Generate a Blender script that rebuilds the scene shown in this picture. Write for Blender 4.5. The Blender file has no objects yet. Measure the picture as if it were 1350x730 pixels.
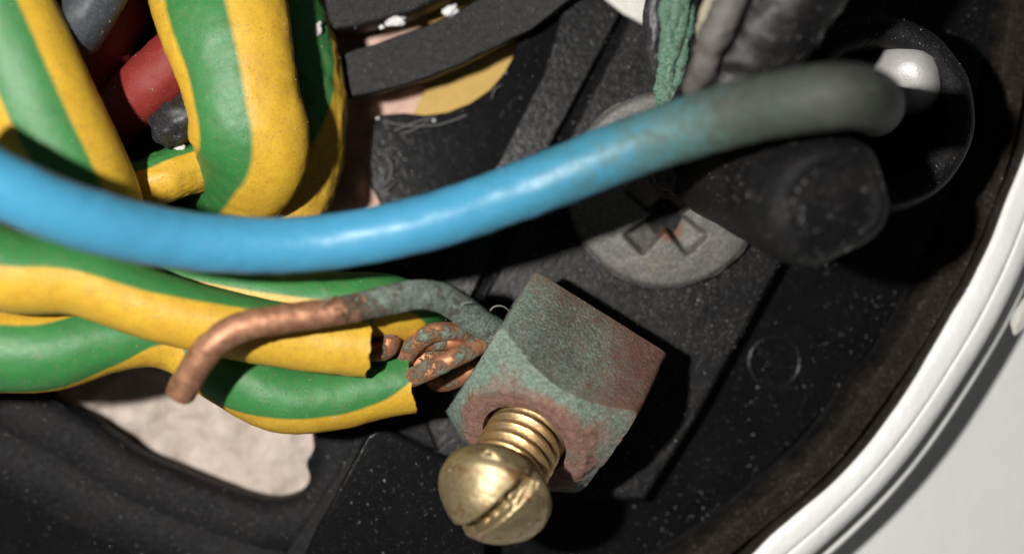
import bpy, bmesh, math, random
from mathutils import Vector, Matrix, noise
random.seed(7)
scene = bpy.context.scene
COL = scene.collection
MM = 0.001
PI = math.pi

# ------------------------------------------------------------------ camera
CAMZ, FPX = 120.0, 2200.0           # camera height over the base floor (mm); focal length in photo pixels
cd = bpy.data.cameras.new('camera')
cam = bpy.data.objects.new('camera', cd); COL.objects.link(cam)
cam.location = (0, 0, CAMZ * MM)
cd.sensor_width = 36; cd.lens = 36 * FPX / 1350
cd.clip_start = 0.002; cd.clip_end = 5
cd.dof.use_dof = True; cd.dof.focus_distance = (CAMZ - 9.0) * MM; cd.dof.aperture_fstop = 14.5
scene.camera = cam

# ------------------------------------------------------------------ light: dim room + one small torch beside the camera
w = bpy.data.worlds.new('World'); scene.world = w; w.use_nodes = True
w.node_tree.nodes['Background'].inputs[0].default_value = (0.9, 0.95, 1.0, 1)
w.node_tree.nodes['Background'].inputs[1].default_value = 0.05
ld = bpy.data.lights.new('torch', 'POINT'); ld.energy = 1.2; ld.shadow_soft_size = 0.003
ld.color = (1.0, 0.97, 0.93)
lo = bpy.data.objects.new('torch', ld); COL.objects.link(lo)
lo.location = (-0.047, 0.009, 0.140)
scene.view_settings.view_transform = 'Standard'; scene.view_settings.look = 'None'
scene.view_settings.exposure = 0; scene.view_settings.gamma = 1

# ------------------------------------------------------------------ helpers
def P(px, py, z):
    """a place seen at pixel (px, py) of the photograph, z mm above the base floor -> mm"""
    k = (CAMZ - z) / FPX
    return Vector(((px - 675) * k, (365 - py) * k, z))
def S(n, z):
    return n * (CAMZ - z) / FPX

def finish(name, verts, faces, material, parent=None, smooth=True, uv=None, sharp=None, attr=None):
    me = bpy.data.meshes.new(name)
    me.from_pydata([tuple(Vector(v) * MM) for v in verts], [], faces)
    if uv is not None:
        l = me.uv_layers.new(name='UVMap')
        i = 0
        for f in uv:
            for c in f:
                l.data[i].uv = c; i += 1
    if attr is not None:
        for an, vals in attr.items():
            a = me.attributes.new(an, 'FLOAT', 'POINT')
            a.data.foreach_set('value', vals)
    me.update()
    if smooth:
        me.polygons.foreach_set('use_smooth', [True] * len(me.polygons))
        if sharp: me.set_sharp_from_angle(angle=math.radians(sharp))
    me.materials.append(material)
    o = bpy.data.objects.new(name, me); COL.objects.link(o)
    if parent: o.parent = parent
    return o

def thing(name, label, cat, group=None):
    o = bpy.data.objects.new(name, None); COL.objects.link(o); o.empty_display_size = 0.002
    return tag(o, label, cat, group)
def tag(o, label, cat, group=None, kind=None):
    if label: o['label'] = label
    if cat: o['category'] = cat
    if group: o['group'] = group
    if kind: o['kind'] = kind
    return o

def catmull(pts, n, closed=False):
    """pts: equal-length tuples -> dense list"""
    N = len(pts); out = []
    segs = N if closed else N - 1
    for i in range(segs):
        g = lambda k: pts[k % N] if closed else pts[max(0, min(N - 1, k))]
        a, b, c, d = g(i - 1), g(i), g(i + 1), g(i + 2)
        for s in range(n):
            t = s / n
            out.append(tuple(0.5 * (2 * b[j] + (c[j] - a[j]) * t + (2 * a[j] - 5 * b[j] + 4 * c[j] - d[j]) * t * t
                             + (3 * b[j] - a[j] - 3 * c[j] + d[j]) * t ** 3) for j in range(len(b))))
    if not closed: out.append(tuple(pts[-1]))
    return out

def tube(name, ctrl, material, parent=None, seg=40, steps=14, jag=0.0, hollow=None, rough=0.0, rscale=1.0, flat=1.0, caps=True, seed=0.0):
    """ctrl: (px, py, z, radius_px[, roll_degrees]) along the run"""
    pts = []
    for c in ctrl:
        p = P(c[0], c[1], c[2])
        pts.append((p.x, p.y, p.z, S(c[3], c[2]), math.radians(c[4]) if len(c) > 4 else 0.0))
    d = catmull(pts, steps)
    V, F, UV = [], [], []
    n = len(d); L = 0; Nprev = None; frames = []
    for i in range(n):
        p = Vector(d[i][:3])
        T = (Vector(d[min(i + 1, n - 1)][:3]) - Vector(d[max(i - 1, 0)][:3])).normalized()
        z = Vector((0, 0, 1)); zp = z - T * z.dot(T)
        if Nprev is not None:
            tr = (Nprev - T * Nprev.dot(T)).normalized()
            wgt = min(1, zp.length * 1.6) ** 2
            N = (tr * (1 - wgt) + (zp.normalized() if zp.length > 1e-4 else tr) * wgt)
            N = (N - T * N.dot(T)).normalized()
        else:
            N = zp.normalized()
        Nprev = N
        B = T.cross(N)
        if i: L += (p - Vector(d[i - 1][:3])).length
        frames.append((p, T, N, B, d[i][3] * rscale, d[i][4], L))
    def ring(p, T, N, B, r, k=1.0, dt=0.0, jg=0.0):
        s = len(V)
        for j in range(seg):
            a = 2 * PI * j / seg
            q = p + (N * math.cos(a) * flat + B * math.sin(a)) * r * k + T * dt
            if rough:
                nn = noise.noise(q * 1.1 + Vector((seed, 3, 0))) * rough * 1.5 + noise.noise(q * 3.7 + Vector((seed, 0, 7))) * rough
                q += (q - p).normalized() * nn
            if jg:
                q += T * (noise.noise(Vector((math.cos(a) * 2.1 + seed, math.sin(a) * 2.1, seed))) + 0.2 * noise.noise(Vector((math.cos(a) * 5 + seed, math.sin(a) * 7, 3)))) * jg
            V.append(q)
        return s
    def band(s0, s1, r0, r1, v0, v1):
        for j in range(seg):
            k = (j + 1) % seg
            F.append((s0 + j, s0 + k, s1 + k, s1 + j))
            u0, u1 = j / seg, (j + 1) / seg
            UV.append(((u0 + r0, v0), (u1 + r0, v0), (u1 + r1, v1), (u0 + r1, v1)))
    ss = []
    for i, (p, T, N, B, r, roll, l) in enumerate(frames):
        j = jag if i == n - 1 else (jag * 0.6 if i == n - 2 else 0)
        ss.append(ring(p, T, N, B, r, jg=j))
    for i in range(n - 1):
        band(ss[i], ss[i + 1], frames[i][5] / (2 * PI), frames[i + 1][5] / (2 * PI), frames[i][6], frames[i + 1][6])
    if caps:
        for e in (n - 1, 0):
            p, T, N, B, r, roll, l = frames[e]
            sg = 1 if e else -1
            if hollow and e:
                s1 = ring(p, T, N, B, r, k=hollow, jg=jag)
                band(ss[e], s1, roll / 6.283, roll / 6.283, l, l + 1)
                s2 = ring(p, T, N, B, r, k=hollow * 0.97, dt=-r * 1.2)
                band(s1, s2, roll / 6.283, roll / 6.283, l, l)
            else:
                s1 = ring(p, T, N, B, r, k=0.9, dt=sg * r * 0.06)
                if e: band(ss[e], s1, 0, 0, l, l)
                else:
                    for j in range(seg):
                        k = (j + 1) % seg
                        F.append((s1 + j, s1 + k, ss[0] + k, ss[0] + j)); UV.append(((0, 0),) * 4)
                s2 = s1
            f = tuple(range(s2, s2 + seg))
            F.append(f if e else f[::-1]); UV.append(tuple((j / seg, l) for j in range(seg)))
    return finish(name, V, F, material, parent, True, UV, sharp=50)

def plate(name, loops, ztop, thick, material, parent=None, bevel=0.15, res=2):
    """a moulded plate from closed outlines in mm (first the outline, then holes)"""
    cu = bpy.data.curves.new(name + '_outline', 'CURVE'); cu.dimensions = '2D'; cu.fill_mode = 'BOTH'
    for lp in loops:
        sp = cu.splines.new('POLY'); sp.points.add(len(lp) - 1); sp.use_cyclic_u = True
        for i, p in enumerate(lp): sp.points[i].co = (p[0] * MM, p[1] * MM, 0, 1)
    cu.extrude = max(1e-5, (thick / 2 - bevel)) * MM; cu.bevel_depth = bevel * MM; cu.bevel_resolution = res
    cu.offset = -bevel * MM
    co = bpy.data.objects.new(name + '_outline', cu); COL.objects.link(co)
    dg = bpy.context.evaluated_depsgraph_get(); dg.update()
    me = bpy.data.meshes.new_from_object(co.evaluated_get(dg))
    bpy.data.objects.remove(co); bpy.data.curves.remove(cu)
    me.name = name
    for v in me.vertices: v.co.z += (ztop - thick / 2) * MM
    me.polygons.foreach_set('use_smooth', [True] * len(me.polygons)); me.set_sharp_from_angle(angle=math.radians(35))
    me.materials.clear(); me.materials.append(material)
    o = bpy.data.objects.new(name, me); COL.objects.link(o)
    if parent: o.parent = parent
    return o
def loop(pxs, z, smooth=0):
    pts = [tuple(P(x, y, z))[:2] for x, y in pxs]
    return catmull(pts, smooth, True) if smooth else pts

def lathe(name, prof, origin, axis, xdir, material, parent=None, seg=96, wob=None, sharp=40, closed=False):
    """prof: (r, t) along the axis"""
    a = axis.normalized(); x = (xdir - a * xdir.dot(a)).normalized(); y = a.cross(x)
    V, F = [], []
    for r, t in prof:
        for j in range(seg):
            th = 2 * PI * j / seg
            rr, tt = (r, t) if wob is None else wob(r, t, th)
            V.append(origin + (x * math.cos(th) + y * math.sin(th)) * rr + a * tt)
    m = len(prof)
    for i in range(m if closed else m - 1):
        for j in range(seg):
            k = (j + 1) % seg; i2 = (i + 1) % m
            F.append((i * seg + j, i * seg + k, i2 * seg + k, i2 * seg + j))
    return finish(name, V, F, material, parent, True, sharp=sharp)

# ------------------------------------------------------------------ materials
class NT:
    def __init__(s, name):
        s.m = bpy.data.materials.new(name); s.m.use_nodes = True
        s.t = s.m.node_tree; s.b = s.t.nodes['Principled BSDF']
        tc = s.t.nodes.new('ShaderNodeTexCoord'); s.tc = tc
        vm = s.t.nodes.new('ShaderNodeVectorMath'); vm.operation = 'SCALE'; vm.inputs['Scale'].default_value = 1000
        s.t.links.new(tc.outputs['Object'], vm.inputs[0]); s.co = vm.outputs[0]
    def put(s, sock, val):
        if hasattr(val, 'is_linked') or hasattr(val, 'links'): s.t.links.new(val, sock)
        else:
            if isinstance(val, (tuple, list)) and len(val) == 3 and sock.type == 'RGBA': val = (*val, 1)
            sock.default_value = val
    def noise(s, scale, detail=4, rough=0.55, dist=0.0, vec=None):
        n = s.t.nodes.new('ShaderNodeTexNoise'); n.inputs['Scale'].default_value = scale; n.inputs['Detail'].default_value = detail
        n.inputs['Roughness'].default_value = rough; n.inputs['Distortion'].default_value = dist
        s.t.links.new(vec or s.co, n.inputs['Vector']); return n.outputs['Fac']
    def vor(s, scale, feat='F1', out='Distance', rnd=1.0):
        n = s.t.nodes.new('ShaderNodeTexVoronoi'); n.feature = feat; n.inputs['Scale'].default_value = scale
        n.inputs['Randomness'].default_value = rnd
        s.t.links.new(s.co, n.inputs['Vector']); return n.outputs[out]
    def ramp(s, fac, stops):
        r = s.t.nodes.new('ShaderNodeValToRGB'); e = r.color_ramp.elements
        while len(e) < len(stops): e.new(0.5)
        for i, (p, c) in enumerate(stops):
            e[i].position = p
            e[i].color = (c, c, c, 1) if not isinstance(c, (tuple, list)) else (*c, 1)
        s.t.links.new(fac, r.inputs[0]); return r.outputs[0]
    def mix(s, fac, a, b, mode='MIX'):
        n = s.t.nodes.new('ShaderNodeMix'); n.data_type = 'RGBA'; n.blend_type = mode
        s.put(n.inputs[0], fac); s.put(n.inputs[6], a); s.put(n.inputs[7], b); return n.outputs[2]
    def math(s, op, a, b=0.0, c=None, clamp=False):
        n = s.t.nodes.new('ShaderNodeMath'); n.operation = op; n.use_clamp = clamp
        s.put(n.inputs[0], a); s.put(n.inputs[1], b)
        if c is not None: s.put(n.inputs[2], c)
        return n.outputs[0]
    def attr(s, name):
        n = s.t.nodes.new('ShaderNodeAttribute'); n.attribute_name = name; return n.outputs['Fac']
    def sep(s, vec):
        n = s.t.nodes.new('ShaderNodeSeparateXYZ'); s.t.links.new(vec, n.inputs[0]); return n.outputs
    def bump(s, h, dist_mm, strength=1.0, prev=None):
        n = s.t.nodes.new('ShaderNodeBump'); n.inputs['Strength'].default_value = strength
        n.inputs['Distance'].default_value = dist_mm * MM
        s.t.links.new(h, n.inputs['Height'])
        if prev: s.t.links.new(prev, n.inputs['Normal'])
        return n.outputs[0]
    def out(s, color=None, rough=None, metal=None, normal=None, spec=None, sss=None):
        b = s.b.inputs
        if color is not None: s.put(b['Base Color'], color)
        if rough is not None: s.put(b['Roughness'], rough)
        if metal is not None: s.put(b['Metallic'], metal)
        if normal is not None: s.put(b['Normal'], normal)
        if spec is not None: s.put(b['Specular IOR Level'], spec)
        if sss: b['Subsurface Weight'].default_value = sss; b['Subsurface Scale'].default_value = 0.4 * MM; b['Subsurface Radius'].default_value = (1, .6, .4)
        return s.m

def speckle(t, scale, lo, hi):
    """scattered grains: distance to voronoi cell centres, only in some cells"""
    d = t.vor(scale); c = t.vor(scale, out='Color')
    r = t.sep(c)[0]
    return t.math('MULTIPLY', t.ramp(d, [(lo, 1), (hi, 0)]), t.ramp(r, [(0.62, 0), (0.7, 1)]))

def black_plastic(name, base=0.010, rough=0.34, dust=0.25, grain=0.01, dustcol=(0.23, 0.21, 0.18), settle=None, spec=0.30):
    t = NT(name)
    big = t.noise(0.28, 5, 0.6, 0.4); fine = t.noise(9, 3, 0.6)
    d = t.math('MULTIPLY', t.ramp(big, [(0.38, 0), (0.72, 1)]), t.ramp(fine, [(0.35, 0.15), (0.75, 1)]))
    sp = speckle(t, 3.2, 0.10, 0.2)
    sp2 = speckle(t, 7.5, 0.12, 0.24)
    gr = t.math('MAXIMUM', t.math('MULTIPLY', sp, t.ramp(big, [(0.4, 0.1), (0.6, 1)])), t.math('MULTIPLY', sp2, 0.6))
    film = t.math('MULTIPLY', d, dust * 0.32)
    if settle:
        sf = t.ramp(t.math('ADD', t.attr(settle), t.math('MULTIPLY', t.math('SUBTRACT', t.noise(0.6, 5, 0.65), 0.5), 0.9)), [(0.4, 0), (1.0, 1)])
        film = t.math('ADD', t.math('MULTIPLY', film, sf), t.math('MULTIPLY', sf, t.math('MULTIPLY', t.ramp(fine, [(0.4, 0), (0.7, 1)]), 0.35)))
        gr = t.math('MULTIPLY', gr, sf)
    col = t.mix(film, (base, base, base * 1.1), dustcol)
    col = t.mix(t.math('MULTIPLY', gr, min(1, dust * 1.6)), col, (0.42, 0.40, 0.36))
    ro = t.math('ADD', t.math('ADD', t.math('MULTIPLY', d, dust * 0.5), t.math('MULTIPLY', gr, 0.35)), t.math('ADD', t.math('MULTIPLY', fine, 0.12), rough - 0.06), clamp=True)
    scr = t.noise(2.2, 6, 0.65, 1.2)
    nb = t.bump(fine, grain, 0.6); nb = t.bump(scr, grain * 5, 0.5, nb); nb = t.bump(gr, 0.05, 0.6, nb)
    return t.out(col, ro, 0, nb, spec)

def earth_mat(name, half, gcol=(0.030, 0.200, 0.048), ycol=(0.66, 0.405, 0.030), dirt=0.45, rough=0.44):
    """yellow insulation with one green stripe `half` turns to each side of u = 0"""
    t = NT(name)
    uv = t.sep(t.tc.outputs['UV'])
    wob = t.math('MULTIPLY', t.math('SUBTRACT', t.noise(0.8, 2), 0.5), 0.007)
    u = t.math('FRACT', t.math('ADD', t.math('ADD', uv[0], wob), 100.5))
    a = t.math('ABSOLUTE', t.math('SUBTRACT', u, 0.5))
    g = t.ramp(t.math('SUBTRACT', a, half - 0.5), [(0.492, 1), (0.508, 0)])
    n1 = t.noise(0.7, 5, 0.6); n2 = t.noise(6, 4, 0.65); n3 = t.noise(16, 2)
    yc = t.mix(t.ramp(n1, [(0.35, 0), (0.75, 1)]), ycol, (ycol[0] * 0.86, ycol[1] * 0.78, ycol[2] * 0.9))
    gc = t.mix(t.ramp(n1, [(0.3, 0), (0.75, 1)]), gcol, (gcol[0] * 0.9, gcol[1] * 0.82, gcol[2] * 0.9))
    col = t.mix(g, yc, gc)
    sm_ = t.noise(1.5, 6, 0.72, 1.5)
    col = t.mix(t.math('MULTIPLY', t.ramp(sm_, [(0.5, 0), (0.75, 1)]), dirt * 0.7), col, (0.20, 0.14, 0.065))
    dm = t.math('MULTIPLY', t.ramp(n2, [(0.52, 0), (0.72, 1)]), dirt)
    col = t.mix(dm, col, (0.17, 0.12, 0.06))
    dk = t.math('MULTIPLY', speckle(t, 2.6, 0.05, 0.12), 0.75)
    col = t.mix(dk, col, (0.05, 0.035, 0.02))
    wh = t.math('MULTIPLY', speckle(t, 3.3, 0.06, 0.12), 0.6)
    col = t.mix(wh, col, (0.5, 0.48, 0.38))
    ro = t.math('ADD', t.math('MULTIPLY', n2, 0.25), rough - 0.1)
    nb = t.bump(n2, 0.025, 0.5); nb = t.bump(sm_, 0.06, 0.4, nb); nb = t.bump(t.math('ADD', dk, wh), 0.04, 0.8, nb)
    nb = t.bump(n3, 0.012, 0.5, nb)
    return t.out(col, ro, 0, nb, 0.45, sss=0.06)

def plain_insulation(name, col, dust=0.35, rough=0.45, dustcol=(0.36, 0.32, 0.28)):
    t = NT(name)
    n1 = t.noise(0.6, 4); n2 = t.noise(7, 4, 0.65)
    c = t.mix(n1, col, tuple(x * 0.75 for x in col))
    c = t.mix(t.math('MULTIPLY', t.ramp(n2, [(0.48, 0), (0.74, 1)]), dust), c, dustcol)
    sp = speckle(t, 3.4, 0.07, 0.15)
    c = t.mix(t.math('MULTIPLY', sp, dust * 1.5), c, dustcol)
    nb = t.bump(n2, 0.03, 0.6); nb = t.bump(n1, 0.3, 0.3, nb); nb = t.bump(sp, 0.06, 0.7, nb)
    return t.out(c, t.math('ADD', t.math('MULTIPLY', n2, 0.3), rough - 0.12), 0, nb, 0.45)

def blue_mat():
    t = NT('blue_insulation')
    v = t.sep(t.tc.outputs['UV'])[1]           # length in mm
    n1 = t.noise(0.35, 4, 0.6); n2 = t.noise(6, 4, 0.65)
    vv = t.math('ADD', v, t.math('ADD', t.math('MULTIPLY', t.math('SUBTRACT', n1, 0.5), 9.0), t.math('MULTIPLY', t.math('SUBTRACT', t.noise(1.3, 6, 0.75, 0.8), 0.5), 22.0)))
    vv = t.math('DIVIDE', vv, 70.0)
    c = t.ramp(vv, [(0.50, (0.055, 0.28, 0.455)), (0.60, (0.045, 0.215, 0.31)), (0.68, (0.060, 0.135, 0.13)), (0.76, (0.048, 0.058, 0.044)), (0.9, (0.028, 0.027, 0.023))])
    c = t.mix(t.math('MULTIPLY', t.ramp(n1, [(0.35, 0), (0.7, 1)]), 0.30), c, (0.09, 0.38, 0.62), 'MULTIPLY') if False else t.mix(t.math('MULTIPLY', t.ramp(n2, [(0.5, 0), (0.8, 1)]), 0.18), c, (0.3, 0.36, 0.38))
    ro = t.math('ADD', t.math('MULTIPLY', t.ramp(vv, [(0.55, 0), (0.72, 1)]), 0.3), t.math('ADD', t.math('MULTIPLY', n2, 0.2), 0.28))
    nb = t.bump(n1, 0.15, 0.3); nb = t.bump(n2, 0.03, 0.5, nb)
    return t.out(c, ro, 0, nb, 0.45, sss=0.06)

def copper_mat(name, x0=None, x1=None, cover=0.5, bright=(0.52, 0.27, 0.16), vivid=0.0):
    """oxidised copper with verdigris crust; crust grows along the wire length (uv.y) from x0 to x1 mm"""
    t = NT(name)
    v = t.sep(t.tc.outputs['UV'])[1]
    n1 = t.noise(0.9, 5, 0.65, 0.3); n2 = t.noise(4, 5, 0.7); n3 = t.noise(7, 4, 0.7); n4 = t.noise(0.9 if x0 is None else 1.6, 4, 0.6); n5 = t.noise(16, 2)
    if x0 is not None:
        g = t.math('MULTIPLY', t.math('SUBTRACT', v, x0), 1.0 / (x1 - x0), clamp=True)
    else:
        g = t.math('ADD', n1, cover - 0.5)
    lv = t.math('ADD', g, t.math('MULTIPLY', t.math('SUBTRACT', t.math('ADD', n2, n4), 1.0), 1.2))
    if x0 is None: lv = t.math('ADD', t.math('MULTIPLY', t.math('SUBTRACT', n4, 0.5), 1.5), t.math('ADD', t.math('MULTIPLY', t.math('SUBTRACT', n2, 0.5), 0.5), cover))
    p = t.ramp(lv, [(0.40, 0), (0.66, 1)])
    cu = t.mix(t.ramp(n4, [(0.3, 0), (0.7, 1)]), bright, (bright[0] * 0.50, bright[1] * 0.42, bright[2] * 0.40))
    cu = t.mix(t.math('MULTIPLY', t.ramp(n2, [(0.55, 0), (0.8, 1)]), 0.45), cu, (0.14, 0.075, 0.045))
    gg = t.ramp(n3, [(0.28, (0.05, 0.07, 0.06)), (0.40, (0.15, 0.20, 0.165)), (0.52, (0.27, 0.36, 0.30)), (0.64, (0.52, 0.58, 0.48))])
    if vivid: gg = t.mix(vivid, gg, t.ramp(n3, [(0.3, (0.02, 0.09, 0.05)), (0.5, (0.07, 0.27, 0.155)), (0.68, (0.35, 0.58, 0.42))]))
    gb_ = t.ramp(n3, [(0.32, (0.035, 0.03, 0.024)), (0.55, (0.13, 0.115, 0.09)), (0.72, (0.33, 0.31, 0.25))])
    pc = t.mix(t.ramp(t.math('ADD', n1, t.math('MULTIPLY', n2, 0.4)), [(0.66 + vivid * 0.2, 0), (0.86 + vivid * 0.14, 1)]), gg, gb_ if x0 is not None else gg)
    if x0 is None: pc = t.mix(0.55, pc, (0.34, 0.42, 0.33))
    col = t.mix(p, cu, pc)
    h = t.math('MULTIPLY', p, t.math('ADD', n3, 0.2))
    nb = t.bump(n5, 0.012, 0.6); nb = t.bump(h, 0.32, 1.0, nb); nb = t.bump(n2, 0.03, 0.5, nb)
    ro = t.math('ADD', t.math('MULTIPLY', p, 0.35), t.math('ADD', t.math('MULTIPLY', n2, 0.25), 0.40))
    me = t.math('MULTIPLY', t.math('SUBTRACT', 1.0, p), 0.6)
    return t.out(col, ro, me, nb, 0.35)

def block_mat():
    t = NT('verdigris_block')
    pat = t.attr('verdigris'); crust = t.attr('crust'); brn = t.attr('rawness')
    n1 = t.noise(0.55, 5, 0.65, 0.4); n2 = t.noise(2.2, 5, 0.7); n3 = t.noise(4.6, 5, 0.72); n4 = t.noise(12, 3)
    m = t.math('ADD', pat, t.math('MULTIPLY', t.math('SUBTRACT', t.math('ADD', n1, t.math('MULTIPLY', t.math('ADD', n2, n3), 0.5)), 1.0), 1.8))
    m = t.ramp(m, [(0.2, 0), (0.8, 1)])
    brown = t.ramp(n2, [(0.3, (0.13, 0.07, 0.05)), (0.55, (0.25, 0.14, 0.105)), (0.75, (0.40, 0.25, 0.19))])
    green = t.ramp(n3, [(0.28, (0.07, 0.10, 0.08)), (0.48, (0.165, 0.225, 0.18)), (0.72, (0.33, 0.40, 0.33))])
    green = t.mix(t.ramp(n1, [(0.55, 0), (0.72, 1)]), green, (0.15, 0.30, 0.24))
    col = t.mix(m, brown, green)
    # thick grey-green granular crust on the side face
    cm = t.math('ADD', crust, t.math('MULTIPLY', t.math('SUBTRACT', t.math('ADD', n1, n2), 1.0), 1.5)); cm = t.ramp(cm, [(0.15, 0), (0.85, 1)])
    cc = t.ramp(n3, [(0.30, (0.030, 0.030, 0.023)), (0.46, (0.082, 0.083, 0.066)), (0.60, (0.145, 0.158, 0.128)), (0.72, (0.34, 0.37, 0.31))])
    col = t.mix(t.math('MULTIPLY', cm, 0.82), col, cc)
    rw = t.ramp(t.math('ADD', brn, t.math('MULTIPLY', t.math('SUBTRACT', t.math('ADD', n1, n2), 1.0), 1.6)), [(0.2, 0), (0.95, 1)])
    col = t.mix(rw, col, t.ramp(n2, [(0.3, (0.11, 0.055, 0.040)), (0.7, (0.24, 0.125, 0.092))]))
    sp = speckle(t, 3.4, 0.07, 0.15)
    col = t.mix(t.math('MULTIPLY', sp, 0.7), col, (0.5, 0.5, 0.44))
    nb = t.bump(n3, 0.15, 0.9); nb = t.bump(n2, 0.2, 0.5, nb); nb = t.bump(n4, 0.03, 0.6, nb); nb = t.bump(sp, 0.06, 0.8, nb)
    return t.out(col, 0.72, t.math('MULTIPLY', rw, 0.25), nb, 0.35)

def brass_mat():
    t = NT('brass'); cav = t.attr('crest')
    n1 = t.noise(0.6, 4, 0.6, 0.5); n2 = t.noise(4.5, 5, 0.7); n3 = t.noise(14, 2)
    c = t.mix(t.ramp(n2, [(0.45, 0), (0.75, 1)]), (0.82, 0.55, 0.26), (0.46, 0.25, 0.09))
    c = t.mix(t.ramp(n1, [(0.5, 0), (0.7, 0.6)]), c, (0.56, 0.50, 0.36))
    c = t.mix(t.math('MULTIPLY', t.ramp(n2, [(0.62, 0), (0.7, 1)]), 0.6), c, (0.20, 0.11, 0.04))
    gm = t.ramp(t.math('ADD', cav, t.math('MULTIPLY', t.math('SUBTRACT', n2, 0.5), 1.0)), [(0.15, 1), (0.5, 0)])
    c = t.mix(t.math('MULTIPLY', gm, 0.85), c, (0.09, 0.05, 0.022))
    nb = t.bump(n2, 0.04, 0.6); nb = t.bump(n3, 0.01, 0.5, nb)
    return t.out(c, t.math('ADD', t.math('MULTIPLY', gm, 0.3), t.math('ADD', t.math('MULTIPLY', n2, 0.28), 0.22)), 0.9, nb)

def dusty_brass_mat():
    t = NT('dusty_brass')
    n1 = t.noise(0.7, 4, 0.6, 0.5); n2 = t.noise(2.6, 5, 0.7); n3 = t.noise(11, 3)
    c = t.mix(t.ramp(n2, [(0.4, 0), (0.7, 1)]), (0.43, 0.335, 0.185), (0.27, 0.19, 0.09))
    c = t.mix(t.ramp(t.math('ADD', n1, t.math('MULTIPLY', n2, 0.5)), [(0.82, 0), (0.9, 0.8)]), c, (0.22, 0.10, 0.03))
    c = t.mix(t.math('MULTIPLY', t.ramp(n3, [(0.5, 0), (0.75, 1)]), 0.35), c, (0.40, 0.36, 0.28))
    nb = t.bump(n2, 0.04, 0.5); nb = t.bump(n3, 0.012, 0.6, nb)
    return t.out(c, t.math('ADD', t.math('MULTIPLY', n2, 0.3), 0.30), 0.75, nb)

def zinc_mat():
    t = NT('dull_zinc')
    n1 = t.noise(0.5, 5, 0.65); n2 = t.noise(3.5, 5, 0.7, 0.6); n3 = t.noise(15, 3, 0.6)
    c = t.ramp(n2, [(0.3, (0.085, 0.083, 0.077)), (0.55, (0.165, 0.16, 0.148)), (0.75, (0.28, 0.27, 0.25))])
    c = t.mix(t.ramp(n1, [(0.52, 0), (0.72, 0.6)]), c, (0.20, 0.16, 0.115))
    rust = t.ramp(t.math('ADD', t.attr('rust'), t.math('MULTIPLY', t.math('SUBTRACT', n2, 0.5), 1.2)), [(0.5, 0), (0.68, 1)])
    c = t.mix(t.math('MULTIPLY', rust, 0.8), c, (0.17, 0.062, 0.025))
    sp = speckle(t, 4, 0.07, 0.14)
    c = t.mix(t.math('MULTIPLY', sp, 0.6), c, (0.45, 0.43, 0.4))
    nb = t.bump(n3, 0.03, 0.8); nb = t.bump(n2, 0.07, 0.5, nb)
    return t.out(c, 0.58, 0.45, nb)

def plaster_mat():
    t = NT('plaster')
    n1 = t.noise(0.12, 5, 0.6); n2 = t.noise(0.9, 6, 0.65, 0.5); n3 = t.noise(6, 4, 0.6)
    pos = t.sep(t.co)
    c = t.mix(t.ramp(n2, [(0.35, 0), (0.7, 1)]), (0.62, 0.53, 0.46), (0.48, 0.39, 0.335))
    c = t.mix(t.attr('pink'), c, (0.66, 0.45, 0.36))
    c = t.mix(t.ramp(n2, [(0.60, 0), (0.72, 0.55)]), c, (0.40, 0.27, 0.18))  # brown shading for hollows, painted into the plaster colour
    c = t.mix(t.attr('paint'), c, (0.64, 0.64, 0.63))
    hh = t.math('MULTIPLY', n2, t.math('SUBTRACT', 1.0, t.math('MULTIPLY', t.attr('paint'), 0.88)))
    nb = t.bump(hh, 1.0, 0.6); nb = t.bump(n3, 0.03, 0.6, nb)
    return t.out(c, 0.85, 0, nb, 0.3)

def enamel_mat():
    t = NT('white_enamel')
    n1 = t.noise(0.35, 4); n2 = t.noise(4, 4, 0.65); n3 = t.noise(1.3, 5, 0.6)
    c = t.mix(t.ramp(n2, [(0.6, 0), (0.8, 0.5)]), (0.80, 0.80, 0.775), (0.55, 0.52, 0.46))
    nb = t.bump(n1, 0.5, 0.35); nb = t.bump(n3, 0.12, 0.4, nb)
    dk = speckle(t, 1.1, 0.03, 0.06)
    c = t.mix(t.math('MULTIPLY', dk, 0.5), c, (0.2, 0.15, 0.1))
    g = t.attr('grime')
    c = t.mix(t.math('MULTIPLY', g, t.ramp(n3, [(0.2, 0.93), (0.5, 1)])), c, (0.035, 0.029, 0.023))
    return t.out(c, 0.38, 0, nb, 0.5)

def simple(name, col, rough=0.6, metal=0.0, b=0.05):
    t = NT(name); n1 = t.noise(0.9, 5, 0.65); n2 = t.noise(6, 4, 0.6)
    c = t.mix(n1, col, tuple(x * 0.7 for x in col)); nb = t.bump(n2, b, 0.7); nb = t.bump(n1, b * 4, 0.4, nb)
    return t.out(c, rough, metal, nb, 0.4)

M_SMOOTH = black_plastic('black_plastic_smooth', 0.0045, 0.14, 0.06, 0.004, spec=0.2)
M_BAR = black_plastic('black_plastic_dusty', 0.0055, 0.28, 0.24, 0.012, spec=0.22)
M_LEDGE = black_plastic('black_plastic_matt', 0.0055, 0.24, 0.12, 0.01)
M_WALLIN = black_plastic('black_plastic_grimy', 0.0045, 0.2, 0.55, 0.02, (0.13, 0.10, 0.07), 'settled', spec=0.02)
M_SLOT = black_plastic('black_plastic_worn', 0.007, 0.45, 0.30, 0.05, (0.10, 0.085, 0.07), spec=0.14)
M_RUBBER = black_plastic('black_rubber', 0.007, 0.36, 0.22, 0.02)
M_COLLAR = black_plastic('black_plastic_collar', 0.007, 0.42, 0.25, 0.05, spec=0.16)
M_MARK = black_plastic('black_plastic_mark', 0.0048, 0.24, 0.06, 0.01, spec=0.2)
M_STRAP = black_plastic('black_plastic_strap', 0.007, 0.45, 0.3, 0.03, spec=0.2)
M_BLUE = blue_mat()
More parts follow.
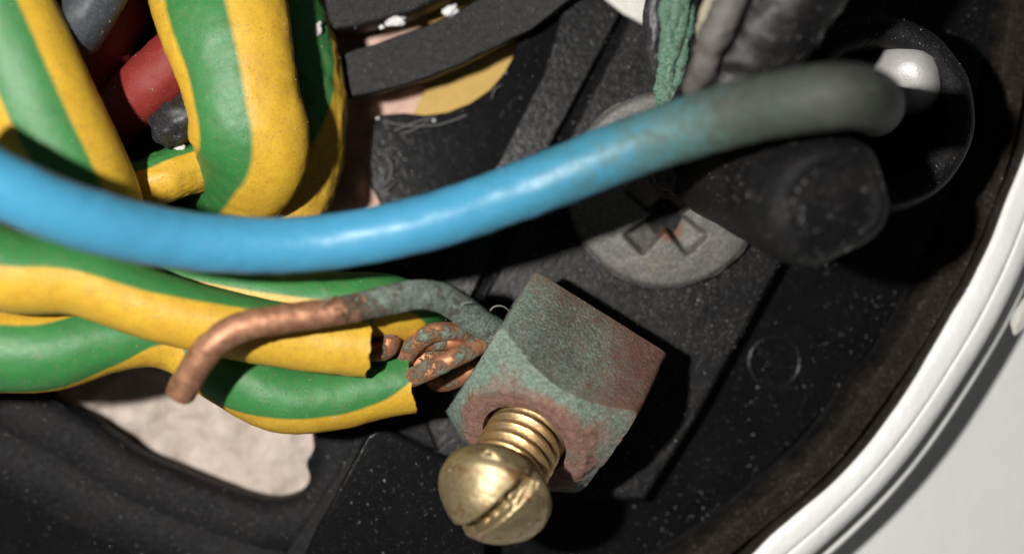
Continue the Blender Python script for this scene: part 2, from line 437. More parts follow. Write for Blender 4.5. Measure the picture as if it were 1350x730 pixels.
M_BLOCK, M_BRASS, M_ZINC = block_mat(), brass_mat(), zinc_mat()
M_PLASTER, M_ENAMEL = plaster_mat(), enamel_mat()
M_RED = plain_insulation('red_insulation', (0.235, 0.018, 0.014), 0.22, 0.6, (0.25, 0.13, 0.11))
M_GREY = plain_insulation('slate_insulation', (0.040, 0.046, 0.056), 0.25, 0.5, (0.25, 0.25, 0.25))
M_BLACKINS = plain_insulation('black_insulation', (0.022, 0.022, 0.023), 0.2, 0.42, (0.2, 0.19, 0.18))
M_BEIGE = simple('beige_plastic', (0.42, 0.37, 0.27), 0.5)
M_WHITE = simple('white_plastic', (0.66, 0.65, 0.60), 0.45)
M_GOLD = simple('ochre_board', (0.62, 0.40, 0.11), 0.7, 0, 0.09)
M_SEAL = simple('white_sealant', (0.62, 0.60, 0.55), 0.42, 0, 0.06)
M_PLUG = simple('silvery_cap', (0.62, 0.61, 0.58), 0.45, 0.35, 0.03)
M_DUST = simple('dust_grain', (0.42, 0.40, 0.37), 0.7)
M_PAINT = simple('white_paint', (0.75, 0.74, 0.72), 0.4)
M_CU_HOOK = copper_mat('copper_hook', 9.0, 18.0)
M_CU = copper_mat('copper_strand', None, None, 0.45, (0.56, 0.27, 0.14))
M_CU2 = copper_mat('copper_bare', None, None, 0.36, (0.56, 0.25, 0.125))
M_VERD = copper_mat('verdigris_strand', -20, -10, vivid=0.55)

# ------------------------------------------------------------------ wall behind and around the lamp base
RC = P(380, -70, 3.0); RR = S(1003, 3.0)          # centre and inner radius of the white rim
def build_wall():
    V, F, A, B2 = [], [], [], []
    nx, ny = 340, 260; x0, x1, y0, y1 = -95, 95, -75, 75
    WZ = -5.0
    for j in range(ny + 1):
        for i in range(nx + 1):
            x = x0 + (x1 - x0) * i / nx; y = y0 + (y1 - y0) * j / ny
            r = math.hypot(x - RC.x, y - RC.y)
            inside = max(0, min(1, (RR + 0.5 - r) / 2.0))
            z = WZ + inside * 0.8
            q = Vector((x, y, 0))
            z += noise.noise(q * 0.35) * 1.3 * inside + noise.noise(q * 0.09) * 0.35 + noise.noise(q * 0.8) * (0.06 + 0.8 * inside)
            V.append((x, y, z)); A.append(1.0 - inside)
            B2.append(max(0, min(1, (y + 3) / 8.0)) * inside)
    for j in range(ny):
        for i in range(nx):
            a = j * (nx + 1) + i; F.append((a, a + 1, a + nx + 2, a + nx + 1))
    o = finish('wall', V, F, M_PLASTER, None, True, attr={'paint': A, 'pink': B2})
    o['kind'] = 'structure'; o['label'] = 'pale plaster wall behind the black lamp base'
build_wall()

# ochre board glimpsed through the cut-out
gb = [(548, 60), (552, 98), (562, 112), (556, 128), (549, 142), (552, 165), (640, 190), (740, 160), (760, 60), (700, -30), (600, -40)]
o = plate('ochre_board', [catmull([tuple(P(x, y, -3))[:2] for x, y in gb], 4, True)], -3.0, 0.9, M_GOLD, None, 0.15)
tag(o, 'ochre yellow board seen through the round cut-out under the black strap', 'board')

# ------------------------------------------------------------------ white rim of the lamp
def build_rim():
    root = thing('lamp_trim_ring', 'white enamelled curved metal rim round the black lamp base', 'rim')
    prof = [(RR - 0.25, -4.5), (RR - 0.2, -0.5), (RR - 0.1, 2.6), (RR + 0.1, 3.05), (RR + 0.5, 3.25), (RR + 1.25, 3.25), (RR + 1.6, 3.1),
            (RR + 1.72, 2.92), (RR + 1.9, 3.0), (RR + 2.6, 2.75), (RR + 3.05, 2.2), (RR + 3.3, 1.2), (RR + 3.35, -0.6)]
    def wob(r, t, th):
        e = max(0, 1 - (r - RR + 0.25) / 0.9) if r < RR + 0.9 else 0
        c, s = math.cos(th) * 40, math.sin(th) * 40
        n = noise.noise(Vector((c * 0.16, s * 0.16, 1))) * 0.8 + noise.noise(Vector((c * 0.45, s * 0.45, 4))) * 0.16
        lowf = noise.noise(Vector((c * 0.12, s * 0.12, 9))) * 0.18
        return r + n * e + lowf, t + noise.noise(Vector((c * 0.35, s * 0.35, r))) * 0.07
    dense = catmull(prof, 3)
    o = lathe('rim_band', dense, Vector((RC.x, RC.y, 0)), Vector((0, 0, 1)), Vector((1, 0, 0)), M_ENAMEL, root, 420, wob, 60)
    # the grimy inner edge keeps its own attribute
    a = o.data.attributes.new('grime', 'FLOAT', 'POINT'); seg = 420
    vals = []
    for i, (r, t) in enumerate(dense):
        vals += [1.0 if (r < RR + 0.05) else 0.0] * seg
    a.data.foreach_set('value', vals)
    lip = [(RR + 3.5, -0.3), (RR + 3.9, 0.15), (RR + 4.25, 0.2), (RR + 4.5, -0.2), (RR + 4.5, -1.4), (RR + 4.0, -3.0), (RR + 4.0, -5.4)]
    lathe('outer_lip', catmull(lip, 3), Vector((RC.x, RC.y, 0)), Vector((0, 0, 1)), Vector((1, 0, 0)), M_ENAMEL, root, 360, wob, 60)
    p = P(1350, 412, 3.4)
    V = []
    bm = bmesh.new(); bmesh.ops.create_icosphere(bm, subdivisions=3, radius=1.0)
    for v in bm.verts:
        q = v.co.copy()
        k = 1 + 0.3 * noise.noise(q * 1.6 + Vector((5, 0, 0)))
        v.co = Matrix.Rotation(math.radians(62), 3, 'Z') @ Vector((q.x * 1.5 * k, q.y * 0.7 * k, q.z * 0.45 * k))
    VV = [v.co + p for v in bm.verts]; FF = [tuple(v.index for v in f.verts) for f in bm.faces]; bm.free()
    finish('paint_flake', VV, FF, M_SEAL, root)
build_rim()

# ------------------------------------------------------------------ black plastic lamp base
base = thing('lamp_mounting_plate', 'black plastic lamp base plate with dusty bar, cut-outs and collar', 'base plate')
floor_out = [(RC.x + (RR - 3.2) * math.cos(2 * PI * k / 120), RC.y + (RR - 3.2) * math.sin(2 * PI * k / 120)) for k in range(120)]
cut = [(425, 300), (470, 296), (503, 284), (500, 266), (489, 245), (487, 215), (490, 180), (494, 158), (506, 151), (534, 149), (560, 152), (590, 148),
       (620, 136), (646, 118), (664, 97), (676, 76), (682, 52), (678, 20), (664, -15), (640, -40), (520, -60), (425, -60)]
slot = [(40, 470), (66, 515), (108, 553), (160, 592), (210, 616), (262, 640), (312, 660), (358, 667), (393, 655), (408, 632), (404, 610), (414, 588), (410, 556), (380, 500), (300, 450), (160, 420), (70, 430)]
fl = plate('floor_plate', [floor_out, loop(cut, 0), loop(slot, 0, 5)], 0.0, 1.4, M_SMOOTH, base, 0.12)

# raised edge of the slot: a rounded moulded lip, then a lower ridge further out
def sweep(name, path_px, z, prof, mat, closed=False, n=8):
    pts = catmull([tuple(P(x, y, z))[:2] for x, y in path_px], n, closed)
    V, F = [], []; m = len(prof); N = len(pts)
    for i in range(N):
        a = Vector(pts[(i - 1) % N if closed else max(0, i - 1)]); b = Vector(pts[(i + 1) % N if closed else min(N - 1, i + 1)])
        T = (b - a).normalized(); nn = Vector((-T.y, T.x))
        for (d, h) in prof:
            q = Vector((pts[i][0] + nn.x * d, pts[i][1] + nn.y * d, h))
            q += Vector((0, 0, noise.noise(q * 0.4) * 0.12))
            V.append(q)
    for i in range(N if closed else N - 1):
        for k in range(m - 1):
            a = i * m + k; b = ((i + 1) % N) * m + k
            F.append((a, a + 1, b + 1, b))
    return finish(name, V, F, mat, base, True, sharp=50)
low = [(-60, 440), (-20, 500), (50, 540), (108, 570), (170, 612), (240, 642), (310, 668), (362, 676), (402, 664), (420, 636), (424, 596), (418, 545)]
sweep('slot_lip', low, 1.5, [(0.9, -1.5), (0.75, -0.2), (0.4, 0.35), (-0.3, 0.6), (-1.3, 0.62), (-2.4, 0.4), (-3.2, 0.02)], M_SLOT)
rid = [(-80, 560), (20, 610), (120, 662), (220, 705), (320, 745), (420, 800), (480, 850)]
sweep('slot_ridge', rid, 1.5, [(2.0, 0.02), (1.2, 0.35), (0.4, 0.6), (-0.8, 0.62), (-1.7, 0.35), (-2.4, 0.02)], M_SLOT)

# long moulded strips running diagonally
ledge = [(760, -60), (862, -60), (822, 12), (736, 174), (618, 398), (570, 500), (490, 500), (560, 400), (664, 196), (717, 94)]
plate('ledge', [loop(ledge, 0.8)], 0.8, 1.2, M_LEDGE, base, 0.2)
bar = [(875, -60), (1180, -60), (1150, 120), (1046, 322), (916, 556), (850, 660), (600, 660), (560, 560), (632, 402), (750, 178), (834, 16)]
plate('screw_bar', [loop(bar, 2.2)], 2.2, 2.6, M_BAR, base, 0.35)
# bevelled housing corner under the wires
box = [(482, 574), (500, 563), (535, 578), (606, 612), (640, 700), (640, 800), (370, 800), (418, 692)]
plate('terminal_housing', [loop(box, 4)], 3.6, 4.2, M_SMOOTH, base, 0.3, 3)
plate('housing_step', [loop([(458, 600), (470, 560), (520, 535), (590, 560), (620, 600), (620, 640), (430, 760), (330, 800)], 1)], 1.4, 2.0, M_SLOT, base, 0.3)
# sloping dusty side wall up to the rim
swp = catmull([(RR - 3.5, -0.6), (RR - 3.2, -0.02), (RR - 2.4, 0.03), (RR - 1.4, 0.12), (RR - 0.85, 1.2), (RR - 0.5, 1.9), (RR - 0.3, 1.6)], 4)
sw = lathe('side_wall', swp, Vector((RC.x, RC.y, 0)), Vector((0, 0, 1)), Vector((1, 0, 0)), M_WALLIN, base, 260,
      lambda r, t, th: (r + 0.35 * noise.noise(Vector((math.cos(th) * 9, math.sin(th) * 9, r * .3))), t + (0.25 * noise.noise(Vector((math.cos(th) * 25, math.sin(th) * 25, r * .7))) if r > RR - 1.6 else 0)), 60)
sa = sw.data.attributes.new('settled', 'FLOAT', 'POINT')
sa.data.foreach_set('value', [v for r, t in swp for v in [max(0, min(1, (r - RR + 4.5) / 3.5))] * 260])
# small round mould mark on the floor
mc = P(1022, 477, 0.02)
mm_ = lathe('mould_mark', [(1.95, 0.0), (1.95, 0.10), (1.8, 0.14), (1.68, 0.1), (1.68, 0.0)], mc, Vector((0, 0, 1)), Vector((1, 0, 0)), M_MARK, base, 64)
for k, (dx, dy, ln) in enumerate([(-0.35, 0.55, 2.2), (0.0, 0.0, 2.7), (0.4, -0.55, 2.2)]):
    d = Vector((0.85, -0.5, 0)).normalized(); n_ = Vector((0.5, 0.85, 0)).normalized()
    c = mc + Vector((dx, dy, 0)); a0, a1 = c - d * ln / 2, c + d * ln / 2
    q = [(a0 - n_ * .1)[:2], (a1 - n_ * .1)[:2], (a1 + n_ * .1)[:2], (a0 + n_ * .1)[:2]]
    plate('mould_stroke', [q], 0.10, 0.16, M_MARK, mm_, 0.03, 1)

# collar round the cable entry
cc = P(1160, 148, 9)
ax = Vector((0.10, 0.05, 1)).normalized()
def cw(r, t, th): return r + 0.12 * noise.noise(Vector((math.cos(th) * 3, math.sin(th) * 3, t * .3))), t + 0.5 * math.cos(th - 2.5) * (t > 2)
k12 = S(1, 9)
lathe('entry_collar', catmull([(136 * k12, -9.4), (134 * k12, -3), (131 * k12, -0.6), (124 * k12, 0.5), (106 * k12, 0.75), (92 * k12, 0.3), (88 * k12, -0.8), (84 * k12, -5), (74 * k12, -6.8), (40 * k12, -7.6), (2 * k12, -7.7)], 4), cc, ax, Vector((1, 0, 0)), M_COLLAR, base, 120, cw, 60)
# black post with a recessed end, near the lens
pa, pb = P(925, 212, 5), P(1092, 268, 21)
axp = (pb - pa).normalized(); Lp = (pb - pa).length
rp = S(86, 21)
lathe('clamp_post', catmull([(rp * 0.6, -2), (rp * 0.86, 0), (rp * 0.95, Lp * 0.4), (rp * 1.02, Lp * 0.7), (rp * 1.04, Lp * 0.93), (rp * 0.97, Lp + 0.1), (rp * 0.88, Lp + 0.5), (rp * 0.78, Lp + 0.65), (rp * 0.66, Lp + 0.6), (rp * 0.4, Lp + 0.7), (0.02, Lp + 0.75)], 4), pa, axp, Vector((0, 1, 0)), M_COLLAR, base, 90,
      lambda r, t, th: (r * (1 + 0.05 * math.sin(th * 2 + t * 0.2) + 0.09 * noise.noise(Vector((math.cos(th) * 1.1, math.sin(th) * 1.1, t * 0.25 + 2)))), t + 0.8 * noise.noise(Vector((math.cos(th) * r * .3, math.sin(th) * r * .3, 7)))), 60)
# black strap across the cut-out and the dark tab above it
def flatbar(name, ctrl, thick, mat, parent):
    pts = catmull([(*P(x, y, z), S(w_, z)) for x, y, z, w_ in ctrl], 10)
    V, F = [], []
    prof = [(-1, -.35), (-1, .35), (-.94, .5), (.94, .5), (1, .35), (1, -.35), (.94, -.5), (-.94, -.5)]
    n = len(pts)
    for i in range(n):
        a, b = Vector(pts[max(0, i - 1)][:3]), Vector(pts[min(n - 1, i + 1)][:3])
        T = (b - a).normalized(); N = Vector((-T.y, T.x, 0)).normalized(); Z = T.cross(N)
        if Z.z < 0: Z = -Z
        p = Vector(pts[i][:3])
        for s, h in prof:
            q = p + N * s * pts[i][3] / 2 + Z * h * thick
            q += N * noise.noise(q * 0.5) * 0.15
            V.append(q)
    m = len(prof)
    for i in range(n - 1):
        for k in range(m):
            F.append((i * m + k, i * m + (k + 1) % m, (i + 1) * m + (k + 1) % m, (i + 1) * m + k))
    F.append(tuple(range(m))); F.append(tuple(range((n - 1) * m, n * m))[::-1])
    return finish(name, V, F, mat, parent, True, sharp=35)
st = thing('black_strap', 'curved flat black plastic strap crossing the ochre cut-out', 'strap')
flatbar('band', [(452, 103, 1.5, 58), (500, 90, 1.5, 62), (560, 72, 1.5, 64), (620, 44, 1.6, 66), (690, 5, 1.8, 70), (760, -50, 2.2, 74)], 1.4, M_STRAP, st)
tb = thing('black_tab', 'dark plastic tab with white paint drips above the strap', 'tab')
plate('tab_body', [loop([(432, 42), (470, 36), (540, 18), (590, -5), (620, -50), (420, -50)], 3, 0)], 3.0, 3.4, M_STRAP, tb, 0.3)
def blob(name, px, py, z, rx, ry, rz, mat, parent, seed=0, rot=0, lump=1.0):
    bm = bmesh.new(); bmesh.ops.create_icosphere(bm, subdivisions=3, radius=1.0)
    p = P(px, py, z); R = Matrix.Rotation(math.radians(rot), 3, 'Z')
    V = []
    for v in bm.verts:
        k = 1 + lump * (0.45 * noise.noise(v.co * 1.5 + Vector((seed, seed * 2, 0))) + 0.15 * noise.noise(v.co * 4 + Vector((seed, 0, 0))))
        V.append(p + R @ Vector((v.co.x * rx * k, v.co.y * ry * k, v.co.z * rz * k)))
    F = [tuple(v.index for v in f.verts) for f in bm.faces]; bm.free()
    return finish(name, V, F, mat, parent)
blob('paint_drip', 522, 29, 3.1, 0.75, 0.38, 0.3, M_PAINT, tb, 3, 8)
blob('paint_drip', 594, 14, 2.4, 0.6, 0.42, 0.3, M_PAINT, tb, 8, 20)
blob('paint_drip', 503, 36, 3.0, 0.2, 0.16, 0.12, M_PAINT, tb, 12)
blob('paint_drip', 419, 40, 5.0, 0.28, 0.62, 0.25, M_SEAL, tb, 5, -15)
# burrs: hair-thin plastic shavings left along the cut edge
def hair(name, pts, r, mat, parent):
    return tube(name, [(*p, r) for p in pts], mat, parent, seg=6, steps=6)
M_BURR = simple('plastic_shaving', (0.16, 0.16, 0.16), 0.35)
for q in ([(505, 160, .3), (540, 166, .6), (580, 164, .5), (615, 152, .3)], [(520, 172, .2), (552, 160, .8), (575, 153, .5)], [(496, 250, .2), (512, 238, .9), (516, 218, .6), (510, 208, .2)],
          [(494, 246, .2), (506, 252, .7), (520, 240, .3)], [(648, 130, .2), (652, 118, .7), (662, 112, .3)], [(532, 176, .2), (548, 170, .5), (566, 158, .3)]):
    hair('burr', q, 1.1, M_BURR, fl)
for i, (x, y) in enumerate([(565, 158), (572, 159), (498, 156)]): blob('burr', x, y, 0.15, 0.14, 0.1, 0.1, M_PAINT, fl, i)

# white plastic corner and beige stub at the top edge
o = plate('white_bracket', [loop([(780, -60), (797, -2), (822, 18), (852, 34), (868, 12), (872, -60)], 6)], 6.0, 1.2, M_WHITE, None, 0.3)
tag(o, 'corner of white plastic bracket at the top edge beside the corroded wire', 'bracket')

# ------------------------------------------------------------------ mounting screw with cross recess
def recess_head(name, origin, axis, xdir, R, edge, dome, recess, mat, parent, nr=70, seg=160, off=(0, 0), rust=0.0):
    a = axis.normalized(); x = (xdir - a * xdir.dot(a)).normalized(); y = a.cross(x)
    V, F, RU = [], [], []
    rings = [(R * 0.96, -edge), (R, -edge * 0.8), (R, -edge * 0.25)]
    def top(r, th):
        h = dome * (1 - (r / R) ** 2)
        if r > 0.93 * R: h -= ((r / R - 0.93) / 0.07) ** 2 * edge * 0.25
        px, py = r * math.cos(th) - off[0], r * math.sin(th) - off[1]
        return h - recess(px, py), px, py
    for r, t in rings:
        for j in range(seg):
            th = 2 * PI * j / seg
            V.append(origin + (x * math.cos(th) + y * math.sin(th)) * r * (1 + 0.006 * noise.noise(Vector((math.cos(th) * 4, math.sin(th) * 4, 0)))) + a * t); RU.append(0.0)
    for i in range(nr):
        r = R * 0.999 * (1 - i / nr) + 0.001
        for j in range(seg):
            th = 2 * PI * j / seg
            h, px, py = top(r, th)
            q = origin + (x * math.cos(th) + y * math.sin(th)) * r + a * h
            q += a * (0.05 * noise.noise(q * 0.9) + 0.02 * noise.noise(q * 4))
            V.append(q); RU.append(rust * max(0, 1 - math.hypot(px - 0.5, py - 0.9) / 2.0))
    m = 3 + nr
    for i in range(m - 1):
        for j in range(seg):
            k = (j + 1) % seg
            F.append((i * seg + j, i * seg + k, (i + 1) * seg + k, (i + 1) * seg + j))
    F.append(tuple(range((m - 1) * seg, m * seg)))
    return finish(name, V, F, mat, parent, True, sharp=None, attr={'rust': RU})
def sm(e0, e1, x):
    t = max(0, min(1, (x - e0) / (e1 - e0))); return t * t * (3 - 2 * t)
def cross(px, py):
    r = math.hypot(px, py); d = 0
    for (u_, v_) in ((px, py), (py, px)):
        wdt = 0.62 + 0.10 * abs(u_)
        inarm = 1 - sm(wdt - 0.12, wdt + 0.18, abs(v_))
        lng = 1 - sm(2.9, 3.35, abs(u_))
        d = max(d, inarm * lng * (2.6 - 0.62 * abs(u_)))
    d = max(d, (1 - sm(0.7, 1.25, r)) * 2.7)
    return d
ms = thing('mounting_screw', 'wide dull grey screw head with rusty cross recess on dusty bar', 'screw')
mo = P(878, 251, 3.6)
recess_head('head', mo, Vector((-0.03, -0.10, 1)), Vector((-0.72, -0.70, 0)), S(131, 3.6), 1.6, 0.7, cross, M_ZINC, ms, off=(1.12, 1.15), rust=1.1)
lathe('shank', [(2.2, -3.6), (2.2, -1.5)], mo, Vector((0, 0, 1)), Vector((1, 0, 0)), M_ZINC, ms, 32)

# ------------------------------------------------------------------ terminal block: square pillar with turned chamfer
SD = 10.6
ua = Vector((0.85, -0.53, 0)).normalized()
aa = Vector((-0.37, -0.61, 0.70)); aa = (aa - ua * aa.dot(ua)).normalized()
va = ua.cross(aa) * -1
if va.z > 0: va = -va
F1 = P(660, 430, 12.0)
FC = F1 + ua * SD / 2 + va * SD / 2           # centre of the plane through the chamfer's corners
tbk = thing('terminal_block', 'square copper terminal block crusted with green verdigris', 'terminal block')
def build_block():
    seg = 240; V, F, PA, CR, RW = [], [], [], [], []
    CH, RF, RCN = 2.7, 4.35, SD / 2 * math.sqrt(2) * 0.965
    def R(th):
        c, s = abs(math.cos(th)), abs(math.sin(th))
        p = 26.0
        return SD / 2 / ((c ** p + s ** p) ** (1 / p))
    def tc(r): return CH * (RCN - r) / (RCN - RF)
    LB = 6.0
    rows = []
    rows += [('side', k / 14) for k in range(15)]
    rows += [('cone', k / 16) for k in range(1, 17)]
    rows += [('flat', k / 8) for k in range(1, 9)]
    rows += [('bore', k / 4) for k in range(1, 5)]
    for kind, f in rows:
        for j in range(seg):
            th = 2 * PI * j / seg; rr = R(th)
            if kind == 'side':
                r = rr; t = -LB + (tc(rr) + LB) * f
            elif kind == 'cone':
                r = rr + (RF - rr) * f; t = tc(r)
            elif kind == 'flat':
                r = RF + (2.95 - RF) * f; t = CH + 0.1 * math.sin(f * PI) - 0.05 * f
                if 0.25 < f < 0.45: t -= 0.05
            else:
                r = 2.95 - 0.1 * f; t = CH - 4.5 * f
            d = ua * math.cos(th) + va * math.sin(th)
            q = FC + d * r + aa * t
            if kind in ('side', 'cone'):
                amp = 0.09
                q += (d * 0.7 + aa * 0.7) * (noise.noise(q * 0.45) * 0.14 + noise.noise(q * 1.6) * amp + noise.noise(q * 4.2) * 0.045)
            else:
                q += aa * noise.noise(q * 2.2) * 0.04
            V.append(q)
            lu = (q - FC).dot(ua) / (SD / 2); lv = (q - FC).dot(va) / (SD / 2); la = (q - FC).dot(aa)
            topface = kind == 'side' and lv < -0.9
            if kind == 'side':
                PA.append(0.6 if not topface else 0.75)
            elif kind == 'cone': PA.append(1.0 - 0.75 * sm(0.3, 1.0, f) - 0.5 * max(0, lu - 0.1))
            else: PA.append(0.12)
            cr = 0.0
            if topface: cr = 0.80 - 0.95 * sm(-0.35, 0.75, lu) - 0.75 * sm(-0.35, -0.95, lu)
            if kind == 'cone' and lv < -0.5: cr = 0.35 * (1 - f)
            CR.append(cr)
            rw = 0.0
            if topface: rw = 0.12 + 0.85 * sm(-0.1, 0.85, lu) + 0.4 * sm(-2.6, -5.8, la)
            if kind in ('flat', 'bore'): rw = 0.2
            RW.append(rw)
    m = len(rows)
    for i in range(m - 1):
        for j in range(seg):
            k = (j + 1) % seg
            F.append((i * seg + j, i * seg + k, (i + 1) * seg + k, (i + 1) * seg + j))
    F.append(tuple(range(seg))[::-1]); F.append(tuple(range((m - 1) * seg, m * seg)))
    o = finish('block_body', V, F, M_BLOCK, tbk, True, sharp=38, attr={'verdigris': PA, 'crust': CR, 'rawness': RW})
build_block()

tsc = thing('terminal_screw', 'golden brass screw with domed slotted head in terminal block', 'screw')
FF0 = FC + aa * 2.7
def build_thread():
    seg, V, F, CR = 72, [], [], []
    pitch, r0, hgt = 0.92, 2.25, 0.42
    T0, T1, n = -3.2, 5.0, 150
    for i in range(n + 1):
        t = T0 + (T1 - T0) * i / n
        for j in range(seg):
            th = 2 * PI * j / seg
            ph = (t / pitch - j / seg) % 1.0
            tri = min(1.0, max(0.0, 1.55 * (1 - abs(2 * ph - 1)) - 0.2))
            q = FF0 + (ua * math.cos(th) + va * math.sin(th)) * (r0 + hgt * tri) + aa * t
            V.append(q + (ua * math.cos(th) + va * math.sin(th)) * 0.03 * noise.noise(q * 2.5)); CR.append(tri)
    for i in range(n):
        for j in range(seg):
            k = (j + 1) % seg
            F.append((i * seg + j, i * seg + k, (i + 1) * seg + k, (i + 1) * seg + j))
    finish('thread', V, F, M_BRASS, tsc, True, sharp=None, attr={'crest': CR})
build_thread()
sd = (0.45 * ua - 1.27 * va).normalized()
def slotf(px, py):
    return 1.3 * (1 - sm(0.42, 0.56, abs(py))) * (0.9 + 0.25 * noise.noise(Vector((px * 2, py * 2, 3))))
ho = FF0 + aa * 5.6
recess_head('head', ho, aa, sd, 3.75, 1.3, 2.55, slotf, dusty_brass_mat(), tsc, nr=60, seg=140)
lathe('head_underside', [(3.62, -1.28), (3.3, -1.75), (2.4, -2.0), (1.5, -2.0)], ho, aa, ua, M_BRASS, tsc, 96)

# ------------------------------------------------------------------ wires
def earth_wire(label, ctrl, half, name='earth_wire', **kw):
    root = thing(name, label, 'wire', 'green and yellow earth wires')
    jag = kw.pop('jag', 0.0); hollow = kw.pop('hollow', None); mk = kw.pop('mat', {})
    m = earth_mat('earth_insulation_%d' % len(bpy.data.materials), half, **mk)
    tube('insulation', ctrl, m, root, seg=88, jag=jag, hollow=hollow, rough=kw.pop('rough', 0.02), **kw)
    return root

# blue wire, nearest the lens
bw = thing('blue_wire', 'thick light blue wire sweeping across in front, greyed at its right end', 'wire')
tube('insulation', [(-120, 178, 28, 43), (0, 243, 26, 43), (110, 288, 23.5, 42), (250, 318, 20, 39.5), (400, 322, 18, 37.5), (550, 297, 18, 37.5), (700, 247, 18, 39),
                    (850, 188, 19.5, 41), (980, 148, 22.5, 43), (1070, 130, 25.5, 44), (1120, 126, 26, 43), (1146, 130, 24, 40), (1155, 138, 18, 37), (1152, 146, 9, 36), (1152, 148, 1.6, 34)], M_BLUE, bw, seg=56, steps=20, rough=0.03)

# lower earth wires
eA = earth_wire('uppermost earth wire with broad yellow stripe and torn end under copper hook',
     [(-120, 300, 17, 60, 92), (0, 354, 16, 56, 95), (100, 366, 15, 50, 100), (200, 402, 14, 46, 112), (300, 428, 13, 44, 124), (400, 446, 12, 43, 130), (455, 452, 11.6, 43, 132), (486, 455, 11.4, 43, 132)],
     0.24, jag=0.35, hollow=0.62, seed=3.0)
eB = earth_wire('green-topped earth wire running behind, just under the blue wire',
     [(40, 318, 8, 42, 100), (130, 345, 8, 44, 98), (220, 370, 9, 44, 93), (330, 388, 9.5, 43, 88), (430, 400, 10, 43, 86), (510, 404, 10, 43, 84), (550, 420, 8, 40, 70), (566, 452, 4.5, 36, 60)],
     0.22, jag=0.3, hollow=0.6, seed=8.0)
eC = earth_wire('lowest twisting earth wire, green with yellow underside, stripped beside terminal block',
     [(-100, 460, 12, 58, -22), (0, 460, 11.6, 58, -20), (70, 460, 11.4, 55, -16), (140, 446, 11, 47, 0), (200, 438, 10.2, 46, 34), (245, 450, 9.6, 46, 50), (300, 486, 9.4, 48, -5), (370, 522, 9.2, 48, 22), (440, 523, 9, 44, 25), (500, 510, 8.8, 42, 31), (542, 503, 8.6, 42, 60)],
     0.153, jag=0.28, hollow=0.6, seed=15.0)

def copper(name, label, ctrl, mat, parent=None, **kw):
    if parent is None:
        root = thing(name, label, 'conductor', 'bare copper conductors')
        tube('strand', ctrl, mat, root, seg=32, **kw); return root
    return tube(name, ctrl, mat, parent, seg=32, **kw)
copper('copper_hook', 'long bare copper wire bent to a hook, verdigris near the block',
       [(712, 462, 7.2, 19), (672, 446, 8.8, 19), (640, 430, 10.3, 19.5), (606, 406, 12.3, 20), (578, 391, 13.8, 20), (545, 389, 14.8, 20), (500, 398, 15.6, 19.5), (440, 411, 16.4, 19), (372, 420, 17, 19.5), (318, 431, 17.3, 20), (280, 454, 17.2, 20), (256, 486, 16.6, 20), (238, 519, 15.6, 20)][::-1],
       M_CU_HOOK, None, rough=0.035, jag=0.1, seed=1.0)
copper('conductor', None, [(430, 500, 8.8, 12.0), (500, 492, 9, 12.0), (528, 478, 9.2, 12.5), (546, 454, 10.2, 12.9), (572, 438, 10.8, 12.9), (600, 438, 10.2, 12.0), (625, 452, 8.8, 12.0), (665, 474, 7, 12.0)], M_CU, eC, rough=0.03, seed=4)
copper('conductor', None, [(450, 508, 8.6, 12.0), (505, 506, 9.2, 12.0), (545, 496, 10.2, 12.9), (592, 475, 10.8, 12.9), (632, 455, 10.0, 12.5), (668, 434, 8.4, 12.0), (700, 425, 7.5, 12.0)], M_CU, eC, rough=0.03, seed=6)
copper('conductor', None, [(440, 455, 11, 12.9), (486, 463, 10.8, 12.9), (509, 458, 10.6, 15.2), (514, 436, 10.2, 15.2), (512, 414, 8.5, 12.9), (525, 395, 6, 12.9)], M_CU2, eA, rough=0.03, seed=7)
copper('conductor', None, [(560, 450, 3.5, 12.0), (572, 500, 5, 12.0), (598, 500, 6.8, 12.5), (626, 484, 7.6, 12.0), (665, 462, 7, 12.0)], M_CU2, eB, rough=0.03, seed=9)
copper('conductor', None, [(470, 500, 8.2, 11.2), (530, 494, 8.5, 11.2), (562, 470, 9.0, 11.6), (598, 456, 8.6, 11.6), (650, 452, 7, 11.2)], M_CU, eC, rough=0.03, seed=11)

copper('conductor', None, [(480, 486, 8.6, 11), (532, 468, 8.8, 11.5), (556, 452, 9.6, 12), (584, 450, 9.9, 12), (612, 452, 9.4, 12), (655, 446, 7.6, 11)], M_CU2, eC, rough=0.03, seed=14)

# big loops upper left
eL = earth_wire('folded earth wire loop standing up at upper centre-left, broad green band',
     [(262, -70, 6, 88, -15), (282, -20, 8.5, 90, -16), (297, 35, 9.6, 87, -18), (311, 90, 10, 79, -19), (320, 135, 10, 77, -20), (328, 175, 9.6, 80, -20), (326, 205, 8.6, 80, -16), (313, 232, 6.4, 74, -10), (296, 255, 3.2, 66, -4), (286, 268, 0.5, 56, 0)],
     0.078, flat=0.62, rough=0.03, seed=21.0)
eM = earth_wire('thick earth wire slanting down at far upper left behind blue wire',
     [(-90, -150, 14, 82, 10), (-46, -55, 14, 82, 10), (0, 38, 14, 82, 10), (50, 148, 13.5, 82, 9), (98, 245, 12, 80, 8), (118, 288, 8, 76, 8), (124, 300, 2, 70, 8)],
     0.070, flat=0.8, rough=0.02, seed=25.0)
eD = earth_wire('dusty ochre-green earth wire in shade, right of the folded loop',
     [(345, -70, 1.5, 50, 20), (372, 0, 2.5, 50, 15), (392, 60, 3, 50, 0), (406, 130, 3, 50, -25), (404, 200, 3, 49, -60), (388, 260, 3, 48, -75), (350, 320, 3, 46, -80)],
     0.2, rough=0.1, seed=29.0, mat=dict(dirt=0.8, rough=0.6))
eE = earth_wire('short bit of earth wire peeping out left of the folded loop',
     [(150, 262, 7, 34, 62), (200, 240, 8, 34, 62), (250, 222, 7, 34, 62), (320, 205, 4, 34, 62)], 0.10, rough=0.08, seed=33.0)
